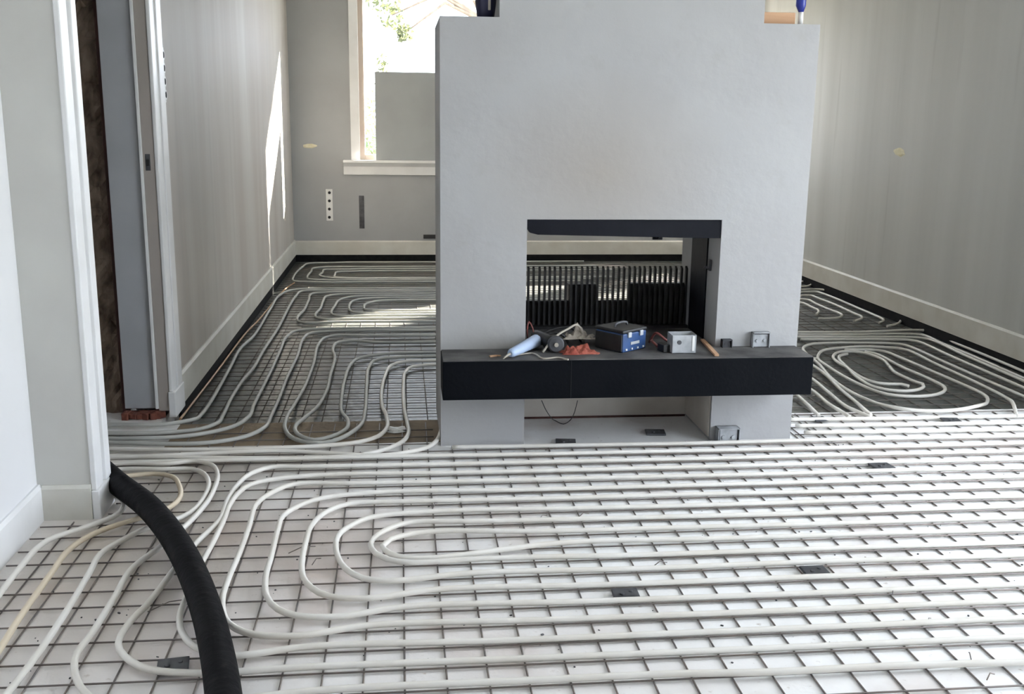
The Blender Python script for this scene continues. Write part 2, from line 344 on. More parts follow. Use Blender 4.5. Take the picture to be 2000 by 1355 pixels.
# windows
def window(name, x0, x1, BZ1):
    wr = bpy.data.objects.new(name, None); C.objects.link(wr); wr.location = (x0, YB, BZ0); wr.matrix_world = Matrix.Translation((x0, YB, BZ0)); wr['kind'] = 'structure'
    fr = MB()
    for a, b in ((x0, x0+.062), (x1-.062, x1)): fr.box(a, b, YB+.02, YB+.10, BZ0, BZ1)
    fr.box(x0+.062, x1-.062, YB+.02, YB+.10, BZ0, BZ0+.055).box(x0+.062, x1-.062, YB+.02, YB+.10, BZ1-.06, BZ1)
    fr.build('window_frame', M['tan_frame'], wr, .004)
    MB().box(x0+.06, x1-.06, YB+.055, YB+.061, BZ0+.05, BZ1-.055).build('pane', M['glass'], wr)
    MB().box(x0-.075, x0+.012, YB-.018, YB+.02, BZ0, BZ1+.07).build('casing', M['white_paint'], wr, .004)
    MB().box(x1-.012, x1+.075, YB-.018, YB+.02, BZ0, BZ1+.07).build('casing', M['white_paint'], wr, .004)
    MB().prism([(YB, BZ0-.14), (YB-.03, BZ0-.14), (YB-.035, BZ0-.06), (YB-.075, BZ0-.025), (YB-.09, BZ0-.022), (YB-.09, BZ0+.003), (YB+.02, BZ0+.003), (YB+.02, BZ0-.14)][::-1], 0, x0-.15, x1+.15).build('sill', M['white_paint'], wr, .003)
    return wr
struct('wall_sun_block', MB().box(XR+.25, 9.4, 4.7, 8.9, -.4, 5.6), M['plaster_near'])          # unseen block added to keep direct sun out of the garden window
window('window_1', *W1, BZ1)
window('window_2', *W3, BZ3)
wr = bpy.data.objects.new('window_3', None); C.objects.link(wr); wr.location = (XR, WY0, WZ0); wr.matrix_world = Matrix.Translation((XR, WY0, WZ0)); wr['kind'] = 'structure'
fr = MB()
for k in range(4):
    yy = WY0+(WY1-WY0-.07)*k/3; fr.box(XR+.08, XR+.15, yy, yy+.07, WZ0, WZ1)
fr.box(XR+.08, XR+.15, WY0, WY1, WZ0, WZ0+.07).box(XR+.08, XR+.15, WY0, WY1, WZ1-.07, WZ1)
fr.build('window_frame', M['white_paint'], wr, .004)
MB().box(XR+.11, XR+.116, WY0+.05, WY1-.05, WZ0+.05, WZ1-.05).build('pane', M['glass'], wr)
PI = math.pi
sw = bpy.data.objects.new('window_4', None); C.objects.link(sw); sw.location = (XR, SY0, .93); sw.matrix_world = Matrix.Translation((XR, SY0, .93)); sw['kind'] = 'structure'
MB().box(XR+.08, XR+.15, SY0, SY0+.06, .93, 2.31).box(XR+.08, XR+.15, SY1-.05, SY1, .93, 2.31).box(XR+.08, XR+.15, SY0, SY1, .93, 1.0).box(XR+.08, XR+.15, SY0, SY1, 2.26, 2.31).build('window_frame', M['tan_frame'], sw, .004)
MB().box(XR+.11, XR+.116, SY0+.05, SY1-.04, .98, 2.28).build('pane', M['glass'], sw)
portal((XR+.2, (SY0+SY1)/2, 1.62), (0, PI/2, 0), 1.38, SY1-SY0)
portal(((W1[0]+W1[1])/2, YB+.2, (BZ0+BZ1)/2), (-PI/2, 0, 0), W1[1]-W1[0], BZ1-BZ0)
portal(((W3[0]+W3[1])/2, YB+.2, (BZ0+BZ1)/2), (-PI/2, 0, 0), W3[1]-W3[0], BZ1-BZ0)
portal((XR+.2, (WY0+WY1)/2, (WZ0+WZ1)/2), (0, PI/2, 0), WZ1-WZ0, WY1-WY0)

# ------------------------------------------------------------------ outdoors
gr = struct('ground', MB().box(-30, 40, YB+.3, 60, -.4, -.3), M['lawn'])
struct('ground.001', MB().box(XR+.25, 40, -20, YB+.3, -.4, -.3), M['lawn'])
def leaves(mb, c, rad, n, size):
    for _ in range(n):
        while True:
            p = Vector([random.uniform(-1, 1) for _ in range(3)])
            if p.length < 1: break
        p = Vector(c)+Vector((p.x*rad[0], p.y*rad[1], p.z*rad[2]))
        q = Quaternion((random.gauss(0,1), random.gauss(0,1), random.gauss(0,1), random.gauss(0,1))).normalized()
        s_ = size*random.uniform(.6, 1.3)
        mb.add([p+q@Vector(v) for v in ((-s_*.45,0,0),(0,-s_,0),(s_*.45,0,0),(0,s_,0))], [(0,1,2,3)])
def tree(name, label, base, trunk_h, r, clumps, leaf, n, size, group=None):
    t = empty(name, base, label, 'tree' if 'tree' in name else 'shrub', group)
    b = Vector(base); mb = MB().tube([b, b+Vector((.05,.02,trunk_h*.5)), b+Vector((0,0,trunk_h))], [r, r*.8, r*.5], 8)
    for c, rad in clumps: mb.tube([b+Vector((0,0,trunk_h*.8)), (b+Vector((0,0,trunk_h))+Vector(c))/2, Vector(c)], [r*.4, r*.25, r*.1], 5)
    mb.build('trunk', M['bark'], t)
    lf = MB()
    for c, rad in clumps: leaves(lf, c, rad, n, size)
    tag(lf.build('foliage', M[leaf], t), kind='stuff')
    return t
a = on_y(765, 30, 19); b = on_y(790, 65, 19); c = on_y(735, -10, 19); e = on_y(850, -60, 19); h = on_y(640, -80, 19)
tree('garden_tree', 'loose pale leafed garden tree seen through the window above the grey board', (e.x+.9, 19.3, -.3), 4.2, .12,
     [(a, (.26,.4,.30)), (b, (.16,.3,.16)), (c, (.2,.4,.3)), (e, (.5,.6,.4)), ((e.x+.9, 19.3, 4.3), (1.1,1.0,.8)), (h, (.5,.5,.5))], 'leaf_thin', 110, .06)
a = on_y(747, 125, 26); tree('cypress_tree', 'small pointed conifer rising just above the grey board', (a.x, 26, -.3), a.z, .05,
     [((a.x,26,a.z-.1),(.16,.16,.35)), ((a.x,26,a.z-.6),(.28,.28,.45)), ((a.x,26,a.z-1.1),(.36,.36,.5))], 'leaf_thin', 160, .05)
tree('birch_tree', 'tall loose garden tree to the right outside that dapples the sunlight on the left wall', (8.6, 18.3, -.3), 6.3, .11,
     [((8.25, 18.3, 7.6), (.34, .4, .5)), ((8.75, 18.4, 7.0), (.36, .4, .55)), ((8.5, 18.2, 6.55), (.30, .4, .35)), ((9.2, 18.4, 7.4), (.45, .4, .6)), ((8.9, 18.5, 8.1), (.5, .4, .4))], 'leaf_thin', 85, .085)
for k, (px, py, y, rr, lab) in enumerate(((722, 290, 15, .35, 'low green garden shrub beside the left window frame'), (722, 235, 19, .5, 'taller yellow green garden shrub beyond the low one'))):
    a = on_y(px, py, y); tree('garden_shrub', lab, (a.x, y, -.3), max(.3, a.z), .03, [((a.x, y, a.z), (rr, rr, rr)), ((a.x-.2, y+.2, a.z-.4), (rr, rr, rr)), ((a.x+.6, y+.2, a.z-.5), (rr*1.6, rr, rr))], ('leaf_dark','leaf')[k], 420, .05)

# ------------------------------------------------------------------ fireplace
FX0, FX1, FY, FD, LZ = .157, 1.669, 4.105, 4.68, 1.72
OX0, OX1, OZ0, OZ1 = .506, 1.312, .413, .945
fpl = empty('fireplace', (.9, 4.4, 0), 'white plastered see-through fireplace with a wide black hearth shelf', 'fireplace')
s = MB().box(FX0, OX0, FY, FD, 0, LZ).box(OX1, FX1, FY, FD, 0, LZ).box(OX0, OX1, FY, FD, OZ1, LZ)
s.box(.387, 1.437, FY, FD, LZ, ZC).box(OX0, OX1, 4.49, FD, 0, .25).box(OX0, OX1, FY+.02, FD, .25, OZ0-.05)
s.build('surround', M['plaster_fire'], fpl)
MB().box(OX0+.001, OX1-.001, 4.482, 4.489, .008, .249).build('niche_back', M['plaster_niche'], fpl)
MB().box(OX1-.006, OX1-.001, 4.12, 4.48, .012, .249).build('niche_side', M['plaster_niche'], fpl)
MB().box(OX0+.01, OX1-.008, 4.474, 4.481, .0, .008).build('niche_gap', M['red_wood'], fpl)
sh = MB().box(.157, 1.662, 3.90, 4.104, .253, .409).box(OX0+.002, OX1-.002, 4.10, 4.66, OZ0-.05, .409)
sh.build('hearth_shelf', M['black_shelf'], fpl, .003)
MB().box(.160, 1.659, 3.903, 4.104, .409, .413).box(OX0+.003, OX1-.003, 4.10, 4.66, .409, .413).build('shelf_dust', M['shelf_top'], fpl)
MB().box(.6655, .667, 3.8985, 3.905, .256, .407).build('shelf_joint', M['hole'], fpl)
# smoke plate across the top of the opening, clipped at its left end
zt = OZ1-.002
MB().prism([(OX0+.001, zt), (OX0+.001, zt-.035), (OX0+.012, zt-.052), (OX0+.045, zt-.060), (OX1-.06, zt-.074), (OX1-.001, zt-.074), (OX1-.001, zt)][::-1], 1, FY+.004, FY+.05).build('smoke_plate', M['black_steel'], fpl, .002)
kz = on_y(1284, 465, 4.18); MB().tube([(kz.x, 4.16, kz.z+.02), (kz.x, 4.18, kz.z)], .008, 10).tube([(kz.x-.02, 4.18, kz.z), (kz.x+.02, 4.18, kz.z)], .0065, 8).build('damper_knob', M['black_steel'], fpl)
MB().box(OX1-.007, OX1-.0005, 4.27, 4.50, OZ0, OZ1-.001).build('steel_liner', M['black_steel'], fpl)
MB().box(OX0+.0005, OX0+.007, 4.27, 4.50, OZ0, OZ1-.001).build('steel_liner', M['black_steel'], fpl)
nz_ = on_x(1388, 515, OX1-.001); MB().box(OX1-.012, OX1-.001, nz_.y-.018, nz_.y+.012, nz_.z-.028, nz_.z+.02).box(OX1-.03, OX1-.010, nz_.y-.006, nz_.y+.002, nz_.z-.02, nz_.z-.01).build('side_latch', M['dark_zinc'], fpl, .002)
# iron grate with upright slats
gt = MB(); YG = 4.53
za, zb = on_y(1180, 526, YG).z, on_y(1180, 585, YG+.05).z
gt.box(OX0+.008, OX1-.008, YG+.03, YG+.05, OZ0, zb)
s2 = on_y(1225, 552, YG+.05); gt.box(s2.x, OX1-.008, YG+.03, YG+.05, zb-.001, s2.z)
s0 = on_y(1110, 554, YG+.05); s1 = on_y(1162, 554, YG+.05); gt.box(s0.x, s1.x, YG+.03, YG+.08, zb-.001, s0.z)
gt.box(OX0+.008, OX1-.008, YG-.03, YG+.03, OZ0, OZ0+.012)
g_ = gt.build('grate', M['grate'], fpl)
sl = None; x = OX0+.016; k = 0
while x < OX1-.012:
    if sl is None:
        sl = MB().box(-.0048, .0048, -.02, 0, 0, za-OZ0-.01).add([(-.0048,-.02,za-OZ0-.01),(.0048,-.02,za-OZ0-.01),(.0048,0,za-OZ0-.01),(-.0048,0,za-OZ0-.01),(-.0048,-.002,za-OZ0),(.0048,-.002,za-OZ0)],[(0,1,5,4),(4,5,2,3),(1,2,5),(0,4,3)]).build('slat', M['grate'], g_)
        o = sl
    else:
        o = sl.copy(); C.objects.link(o)
    o.parent = g_; o.matrix_parent_inverse = Matrix.Identity(4)
    o.location = Vector((x, YG+.028, OZ0+.011)) - Vector((0,0,0)); o.rotation_euler = (0, random.uniform(-.01, .01), 0)
    x += .0243; k += 1
# the children of the grate are placed in its own space: grate's origin is the fireplace's world origin through the parent inverse
# ------------------------------------------------------------------ steel mesh
def mesh_mat(name, label, xs, ys, xa, xb, ya, yb, z, r=.0025):
    t = empty(name, (xs[0], ys[0], z), label, 'steel mesh', 'steel wire mesh mats')
    def cut(v, a, b, holes):
        return v
    lx = {}
    for yv in ys:
        a, b = xa(yv), xb(yv)
        key = ('x', round(b-a, 3))
        if key not in lx: lx[key] = MB().tube([(0,0,0),(b-a,0,0)], r, 6).build('wire', M['wire'], t); o = lx[key]
        else: o = lx[key].copy(); C.objects.link(o)
        o.parent = t; o.matrix_parent_inverse = t.matrix_world.inverted(); o.location = (a, yv+random.uniform(-.002,.002), z+.0085); o.rotation_euler = (0, 0, random.uniform(-.0006,.0006))
    for xv in xs:
        a, b = ya(xv), yb(xv)
        if b-a < .05: continue
        key = ('y', round(b-a, 3))
        if key not in lx: lx[key] = MB().tube([(0,0,0),(0,b-a,0)], r, 6).build('wire', M['wire'], t); o = lx[key]
        else: o = lx[key].copy(); C.objects.link(o)
        o.parent = t; o.matrix_parent_inverse = t.matrix_world.inverted(); o.location = (xv+random.uniform(-.002,.002), a, z+.003); o.rotation_euler = (0, 0, random.uniform(-.0008,.0008))
    return t
def near_ya(x): return 1.75
def near_yb(x): return 4.085 if .12 < x < 1.70 else (4.44 if x > -1.0 else 3.36)
mesh_mat('reinforcing_mesh', 'square steel wire mesh on the white floor boards in front of the fireplace',
         [-1.1+.1*i for i in range(47)], [1.81+.1*i for i in range(26)],
         lambda y: -1.19 if y < 3.38 else (-1.0 if y < 3.58 else -1.45), lambda y: .13 if y > 4.09 else 3.5, near_ya, near_yb, 0)
mesh_mat('reinforcing_mesh', 'small strip of steel mesh on white boards right of the fireplace',
         [1.73+.1*i for i in range(2)], [4.13+.1*i for i in range(4)], lambda y: 1.70, lambda y: 3.5, lambda x: 3.98, lambda x: 4.46, .0005)
mesh_mat('reinforcing_mesh', 'steel wire mesh on the dark foil floor of the back room',
         [-.98+.1*i for i in range(46)], [4.80+.1*i for i in range(54)], lambda y: -1.02, lambda y: 3.55, lambda x: 4.72 if .1 < x < 1.72 else 4.53, lambda x: 10.27, ZB, .0023)

# ------------------------------------------------------------------ heating pipes
PR = .0092
ZP, ZQ = .0205, ZB+.0205
def trace(pts, zn=ZP, zf=ZQ):
    out = []
    for p in pts:
        if len(p) == 3: out.append(Vector(p)); continue
        v = on_z(p[0], p[1], zn)
        if v.y > 4.53: v = on_z(p[0], p[1], zf)
        if v.y > 4.47 and v.z < 0 and v.y < 4.56: v.z = zf+.01
        out.append(v)
    return out
def rowpt(x, y, z=ZP): return (x, y, z)
def pipe(pts, parent=None, name='pipe', m_=None, r=PR, sides=8, step=.03, label=None, cat=None, group=None, wob=0):
    P = smooth_path(trace(pts), step)
    if wob:
        ph = random.uniform(0, 6)
        P = [p+Vector((0, wob*math.sin(p.x*4+ph)+wob*.6*math.sin(p.x*9+2*ph), 0)) if 0 < i < len(P)-1 else p for i, p in enumerate(P)]
    mb = MB().tube(P, r, sides)
    if parent: return mb.build(name, m_ or M['pipe'], parent)
    o = mb.build(name, m_ or M['pipe'])
    return tag(o, label, cat or 'pipe', group)
def row(k): return 2.31+.1*k+.012
XE = 3.42
def run(k, x, xe=XE):
    """the straight part of a run, right of x, on mesh row k"""
    out = [(x, row(k), ZP)]
    q = x+.5
    while q < xe-.2: out.append((q, row(k)+random.uniform(-.004,.004), ZP-.004)); q += .55
    return out+[(xe, row(k), ZP-.004)]
near = empty('heating_circuit', (.3, 3.0, 0), 'white heating pipe loops nested around one centre on the white floor', 'pipe', 'heating pipe circuits')
U = [
 (12, 9, .10, [(800,1020),(762,1032),(735,1047),(724,1062),(734,1080),(758,1091),(795,1097)], 6),
 (11, 7, .12, [(860,1040),(800,1046),(763,1055),(752,1066),(768,1081),(795,1090)], 7),
]
def rev_run(k, x): return run(k, x)[::-1]
pipe(rev_run(9, .25)+[(800,1020),(762,1031),(735,1046),(724,1062),(734,1081),(758,1092),(800,1098)]+run(6, .25), near)
pipe(rev_run(8, .42)+[(855,1037),(800,1043),(762,1053),(747,1066),(762,1081),(795,1089),(850,1089)]+run(7, .50), near)
pipe(rev_run(10, .10)+[(724,1010),(687,1025),(665,1040),(656,1059),(661,1089),(676,1111),(709,1129),(760,1134)]+run(5, .20), near)
pipe(rev_run(11, .0)+[(680,984),(638,999),(609,1025),(597,1059),(590,1096),(592,1126),(609,1148),(642,1164),(717,1168)]+run(4, .10), near)
pipe(rev_run(12, -.08)+[(627,973),(583,988),(553,1007),(542,1036),(529,1089),(519,1126),(521,1164),(542,1189),(580,1202),(661,1204)]+run(3, .0), near)
pipe(rev_run(13, -.2)+[(575,945),(530,962),(501,984),(486,1029),(467,1081),(445,1133),(434,1171),(440,1208),(460,1227),(497,1239),(586,1241)]+run(2, -.1), near)
pipe(rev_run(14, -.3)+[(526,937),(489,946),(466,962),(448,987),(436,1018),(417,1057),(388,1110),(364,1165),(351,1204),(356,1236),(384,1264),(450,1280)]+run(1, -.25), near)
pipe(rev_run(15, -.38)+[(530,912),(489,925),(460,951),(444,976),(428,1016),(386,1057),(345,1105),(313,1148),(283,1185),(253,1215),(231,1256),(244,1282),(292,1307),(400,1314)]+run(0, -.25), near)
# runs that leave the doorway and feed the front room
pipe([(-1.45, 3.71, ZP)]+[(221,906),(330,905),(378,900),(412,907),(425,927),(413,966),(396,991),(365,1024),(318,1064),(257,1111),(223,1167),(179,1237),(150,1276),(145,1304),(164,1350),(230,1392),(330,1398),(445,1370),(600,1350),(800,1338),(1000,1330),(1300,1316),(1500,1312),(1740,1300),(2000,1293),(2200,1288)], name='heating_pipe', group='single heating pipe runs', label='white heating pipe that hooks right of the hose then bends at the bottom left corner', cat='pipe')
pipe([(-1.45, 3.66, ZP)]+[(221,917),(320,916),(376,916),(398,925),(408,945),(396,974),(380,994),(352,1011),(298,1026),(238,1055),(197,1081),(175,1118),(130,1193),(75,1275),(15,1353),(-60,1440)], name='heating_pipe', group='single heating pipe runs', label='white heating pipe passing under the hose, third from the left wall', cat='pipe')
pipe([(-1.45, 3.60, ZP)]+[(225,932),(300,925),(335,930),(351,950),(350,974),(330,991),(285,1008),(231,1024),(179,1044),(134,1074),(101,1118),(37,1208),(0,1267),(-70,1370)], name='heating_pipe', group='single heating pipe runs', label='slightly yellowed heating pipe passing under the hose, second from the left wall', cat='pipe', m_=M['pipe_warm'])
pipe([(-1.45, 3.58, ZP), (-1.1, 3.58, ZP), (-.99, 3.53, ZP)]+[(231,1003),(168,1029),(93,1055),(37,1111),(0,1159),(-80,1260)], name='heating_pipe', group='single heating pipe runs', label='white heating pipe nearest the left wall, curving around the wall corner', cat='pipe')
# runs that go straight from the doorway along the front of the fireplace
pipe([(-1.45, row(16), ZP), (-1.0, row(16), ZP), (-.5, row(16), ZP)]+run(16, 0), name='heating_pipe', group='single heating pipe runs', label='straight heating pipe from the doorway, nearest run in front of the hearth legs', cat='pipe')
pipe([(-1.45, row(17)-.03, ZP), (-1.0, row(17)-.03, ZP), (-.5, row(17), ZP)]+[(740,889),(790,884),(835,873),(853,860),(859,848),(862,838)], name='heating_pipe', group='single heating pipe runs', label='heating pipe curving behind the left foot of the fireplace', cat='pipe')
# right of the fireplace, on the white boards
for k, lab in ((17, 'nearest of four'), (18, 'second nearest of four'), (19, 'second farthest of four'), (20, 'farthest of four')):
    pipe(run(k, 1.74 if k > 17 else .2), name='heating_pipe', group='single heating pipe runs', label='straight heating pipe on white boards right of the fireplace, '+lab, cat='pipe')
# back room, left: feeds from the doorway
def feed(pts, label, m_=None, r=PR): return pipe(pts, name='heating_pipe', group='single heating pipe runs', label=label, cat='pipe', m_=m_, r=r)
def right_to(px, py, x=3.0):
    v = on_z(px, py, ZQ); return [(px, py)]+[(v.x+.5+.6*i, v.y+.01*i, ZQ) for i in range(4)]
feed([(-1.6, 4.47, ZP), (215,829),(320,828),(369,821),(395,807),(411,785),(450,716),(469,681),(495,656),(528,603),(547,576),(572,566)]+right_to(612, 564), 'heating pipe from the doorway, first grey white one beside the left wall', M['pipe_dusty'])
feed([(-1.6, 4.38, ZP), (215,846),(330,844),(390,838),(418,829),(436,810),(450,780),(473,744),(495,718),(515,683),(541,644),(578,578),(592,568)]+right_to(640, 567), 'heating pipe from the doorway, second grey white one from the left wall', M['pipe_dusty'])
feed([(-1.6, 4.33, ZP), (215,856),(355,852),(430,840),(464,829),(484,815),(496,790),(515,752),(531,720),(547,684),(560,657),(582,645)]+right_to(630, 642), 'heating pipe from the doorway, third grey white one from the left wall', M['pipe_dusty'])
feed([(-1.6, 4.27, ZP), (215,864),(380,866),(448,859),(489,849),(514,836),(530,811),(547,772),(560,738),(580,696),(593,660),(608,650)]+right_to(655, 646), 'heating pipe from the doorway, fourth grey white one from the left wall', M['pipe_dusty'])
feed([(-1.6, 4.17, ZP), (215,876),(420,878),(560,874),(646,869),(700,863),(738,852),(756,834),(755,813),(746,790),(745,765),(752,734),(765,713),(790,706)]+right_to(845, 704), 'heating pipe bending up from the doorway runs, left of the white scrap')
feed([(-1.6, 4.05, ZP), (215,890),(420,894),(600,894),(700,889),(750,878),(786,862),(798,845),(796,828),(789,794),(788,755),(792,726),(806,716)]+right_to(850, 712), 'heating pipe bending up past the white scrap, next to the fireplace')
feed([(352,818),(366,800),(420,730),(482,648),(505,625),(545,577),(560,562),(575,552)], 'thin copper coloured pipe along the left wall of the back room', M['copper'], .006)
# nested loops of the back room
lo = empty('heating_circuit', (-.4, 5.4, ZB), 'pair of U shaped heating pipe bends on the brown screed strip left of the fireplace', 'pipe', 'heating pipe circuits')
pipe(right_to(690, 655)[::-1]+[(660,654),(636,659),(622,672),(612,710),(596,752),(576,788),(560,815),(556,834),(567,852),(592,862),(630,865),(664,856),(698,836),(713,803),(716,752),(721,716),(737,702)]+right_to(790, 697), lo, m_=M['pipe_dusty'])
pipe(right_to(730, 668)[::-1]+[(690,665),(661,668),(650,681),(654,697),(645,732),(638,762),(623,790),(596,815),(578,830),(577,842),(590,853),(615,859),(648,852),(676,838),(680,824),(666,800),(668,770),(674,738),(687,709),(703,699)]+right_to(760, 690), lo, m_=M['pipe_dusty'])
mid = empty('heating_circuit', (-.3, 7.0, ZB), 'nested heating pipe loops in the sunlit middle of the back room', 'pipe', 'heating pipe circuits')
for top, bends, bot in (((690,570),[(640,571),(611,573),(603,586),(594,605),(581,619),(583,627),(597,631)],(640,629)),
                        ((710,574),[(660,575),(639,578),(631,588),(626,602),(616,614),(620,621),(634,623)],(680,622)),
                        ((720,578),[(684,580),(664,585),(654,597),(647,610),(652,615),(666,617)],(710,616)),
                        ((740,582),[(704,584),(689,588),(682,597),(684,606),(692,610)],(740,611)),
                        ((770,586),[(735,588),(714,594),(711,600),(715,605)],(760,606))):
    pipe(right_to(*top)[::-1]+bends+right_to(*bot), mid, m_=M['pipe_dusty'])
far = empty('heating_circuit', (-.4, 9.0, ZB), 'farthest nested heating pipe loops, in front of the back wall under the window', 'pipe', 'heating pipe circuits')
for top, bends, bot in (((690,512),[(640,513),(604,514),(591,521),(573,541),(577,549)],(625,551)),
                        ((700,521),[(660,521),(615,523),(608,530),(600,541),(605,545)],(650,547)),
                        ((710,525),[(665,526),(636,526),(630,532),(626,539)],(670,544)),
                        ((720,529),[(690,530),(660,531),(654,537),(655,541)],(700,543))):
    pipe(right_to(*top)[::-1]+bends+right_to(*bot), far, m_=M['pipe_dusty'], sides=6)
# back room, right
def R12(*pts): return [(1540+a/4.348, 640+b/4.348) for a, b in pts]
def R11(*pts): return [(1540+a/7.53, 520+b/7.53) for a, b in pts]
lanes = [((1010,190),(1250,305),(1500,420),(1750,540),(1850,595),(1910,650),(1925,700),(1935,745)),
         ((1030,160),(1300,280),(1600,412),(1900,540),(2050,605)), ((100,98),(500,100),(900,100),(1000,102),(1080,112),(1400,250),(1700,380),(2000,510),(2150,575)),
         ((70,78),(600,80),(1050,82),(1180,95),(1500,235),(1800,365),(2000,452),(2150,520)), ((70,58),(600,58),(1000,52),(1130,60),(1300,130),(1600,255),(2000,430),(2150,495)), ((70,38),(600,36),(1060,20),(1190,25),(1400,120),(1700,245),(2000,372),(2150,437))]
rt = empty('heating_circuit', (2.4, 5.2, ZB), 'oval heating pipe coil on the dark foil floor right of the fireplace', 'pipe', 'heating pipe circuits')
pipe(R12(*lanes[0][::-1], (940,176),(800,165),(640,160),(450,170),(300,190),(255,228),(255,268),(330,325),(440,395),(560,460),(720,530),(840,565),(1000,582),(1180,578),(1290,556),(1330,525),(1315,495),(1240,455),(1100,392),(1000,350),(900,300),(800,245),(730,218),(650,203)), rt)
pipe(R12((860,330),(800,270),(720,237),(610,208),(500,200),(430,207),(385,230),(385,262),(430,300),(500,340),(560,400),(620,445),(720,500),(860,530),(1000,538),(1100,525),(1148,500),(1140,478),(1085,462),(1000,425),(900,375),(860,330)), rt)
pipe(R12((1020,495),(960,480),(860,478),(760,470),(660,440),(560,385),(470,310),(430,265),(440,235),(500,222)), rt)
pipe(R12(*lanes[1][::-1], (950,140),(800,131),(640,128),(400,128),(200,138),(135,160),(125,185),(160,228),(250,300),(360,425),(480,515),(600,580),(720,630),(900,676),(1040,698),(1240,706),(1440,695),(1600,664),(1690,625),(1685,590),(1630,550),(1500,490),(1350,425),(1200,360),(1050,295),(930,245),(850,212),(760,192),(600,186),(480,188)), rt)
for k, pts in enumerate((((100,265),(200,315),(330,410),(440,520),(560,620),(640,690),(700,740)), ((120,390),(200,435),(330,540),(450,640),(560,700),(700,760)), ((150,500),(220,545),(320,630),(430,700),(520,755)), ((60,560),(110,605),(200,690),(260,750)))):
    feed(R12(*pts), ('upper', 'second', 'third', 'lowest')[k]+' of four heating pipes slanting from under the right end of the hearth shelf')
names = ('nearest to', 'second from', 'third from', 'farthest from')
for k, l in enumerate(lanes[2:]):
    feed(R12(*l), 'heating pipe bending to run along the right wall, '+names[k]+' the oval coil')
fr_ = empty('heating_circuit', (3.0, 7.6, ZB), 'far bundle of heating pipe bends along the right wall of the back room', 'pipe', 'heating pipe circuits')
for l in (((180,345),(450,338),(600,362),(800,445),(1000,525),(1250,625),(1480,715),(1610,765),(1650,800),(1590,850),(1450,880)),
          ((180,380),(400,375),(500,400),(700,475),(1000,605),(1250,712),(1380,770),(1400,800),(1330,830)),
          ((180,430),(330,430),(420,462),(700,570),(960,690),(1070,735),(1070,770),(960,805)),
          ((170,480),(280,490),(400,548),(600,635),(760,695),(790,715),(740,752),(600,770),(440,768)),
          ((165,530),(230,545),(340,600),(430,640),(440,675),(400,710))):
    pipe(R11(*l), fr_, sides=6)
pipe(R11((175,220),(260,225),(320,245),(330,270),(280,290),(180,300)), fr_, sides=6)

# ------------------------------------------------------------------ black hose
hp = []
for px, py in ((120,850),(175,895),(232,945),(285,985),(325,1030),(360,1085),(389,1150),(410,1215),(425,1280),(435,1345),(442,1420),(446,1500)):
    v = on_z(px, py, .07); hp.append(v)
hose = MB().tube(smooth_path(hp, .02), .041, 20).build('rubber_hose', M['hose'])
tag(hose, 'thick black rubber hose curving over the white pipes from the doorway', 'hose')

# ------------------------------------------------------------------ small things on the floor
def floor_plate(px, py, lab, sz=.075, z=.010):
    v = on_z(px, py, z+.004)
    mb = MB().obox((v.x, v.y, z+.004), (sz, sz*.85, .008), random.uniform(-.15,.15))
    mb.tube([(v.x-.012, v.y-.01, z+.007), (v.x-.012, v.y-.01, z+.012)], .007, 10).tube([(v.x+.016, v.y+.008, z+.007), (v.x+.016, v.y+.008, z+.011)], .006, 10)
    tag(mb.build('mesh_spacer', M['dark_zinc'], bevel=.0015), lab, 'plate', 'mesh spacer plates')
floor_plate(1592, 1115, 'dark square spacer plate on the mesh, right of the floor middle')
floor_plate(1222, 1160, 'dark square spacer plate on the mesh near the bottom middle')
floor_plate(338, 1299, 'dark square spacer plate on the mesh just left of the hose')
floor_plate(1105, 863, 'dark spacer plate at the front edge of the niche, left one', .085, .002)
floor_plate(1280, 844, 'dark spacer plate inside the niche under the shelf, right one', .085, .002)
floor_plate(1722, 910, 'dark flat spacer plate on white boards right of the fireplace foot', .08)
floor_plate(1858, 821, 'dark flat spacer plate near the foil edge at far right', .08)
floor_plate(1600, 818, 'dark flat spacer plate beside the right fireplace leg', .07)
v = on_z(772, 839, .006)
mb = MB(); n = 14
ring = [(v.x+.052*math.cos(a)*(1 if math.cos(a) > 0 else .85), v.y+.045*math.sin(a), .004) for a in [2*PI*i/n for i in range(n)]]
ring2 = [(v.x+.04*math.cos(a)+.004, v.y+.032*math.sin(a), .013+.005*math.sin(3*a)) for a in [2*PI*i/n for i in range(n)]]
mb.add(ring+ring2+[(v.x+.01, v.y, .011)], [(i,(i+1)%n,n+(i+1)%n,n+i) for i in range(n)]+[(n+i,n+(i+1)%n,2*n) for i in range(n)]+[tuple(range(n))[::-1]])
tag(mb.build('white_scrap', M['white_plastic']), 'small white plastic scrap on the brown screed strip left of the fireplace', 'scrap')
db = MB()
for _ in range(420):
    x_, y_ = random.uniform(-1.0, 3.2), random.uniform(2.0, 4.1)
    s_ = random.uniform(.001, .003); db.obox((x_, y_, s_*.5), (s_*random.uniform(1,3), s_*random.uniform(1,2), s_), random.uniform(0,3))
tag(db.build('dust_crumbs', M['dark_zinc']), 'dark crumbs and grit scattered over the white floor boards', 'debris', kind='stuff')
tw = MB()
for px, py, a, l in ((590,1072,.5,.09),(330,1180,.6,.12),(618,1095,1.1,.05),(1690,1092,1.0,.04),(1745,1152,1.0,.04),(1815,1212,.9,.045),(1895,1280,1.2,.04),(1290,1100,.4,.05),(1060,1010,.8,.05),(1935,1320,.6,.04),(850,985,1.2,.04),(1140,1005,.6,.05)):
    v = on_z(px, py, .016); tw.tube([(v.x-math.cos(a)*l/2, v.y-math.sin(a)*l/2, .013), (v.x, v.y+.004, .022), (v.x+math.cos(a)*l/2, v.y+math.sin(a)*l/2, .014)], .0016, 5)
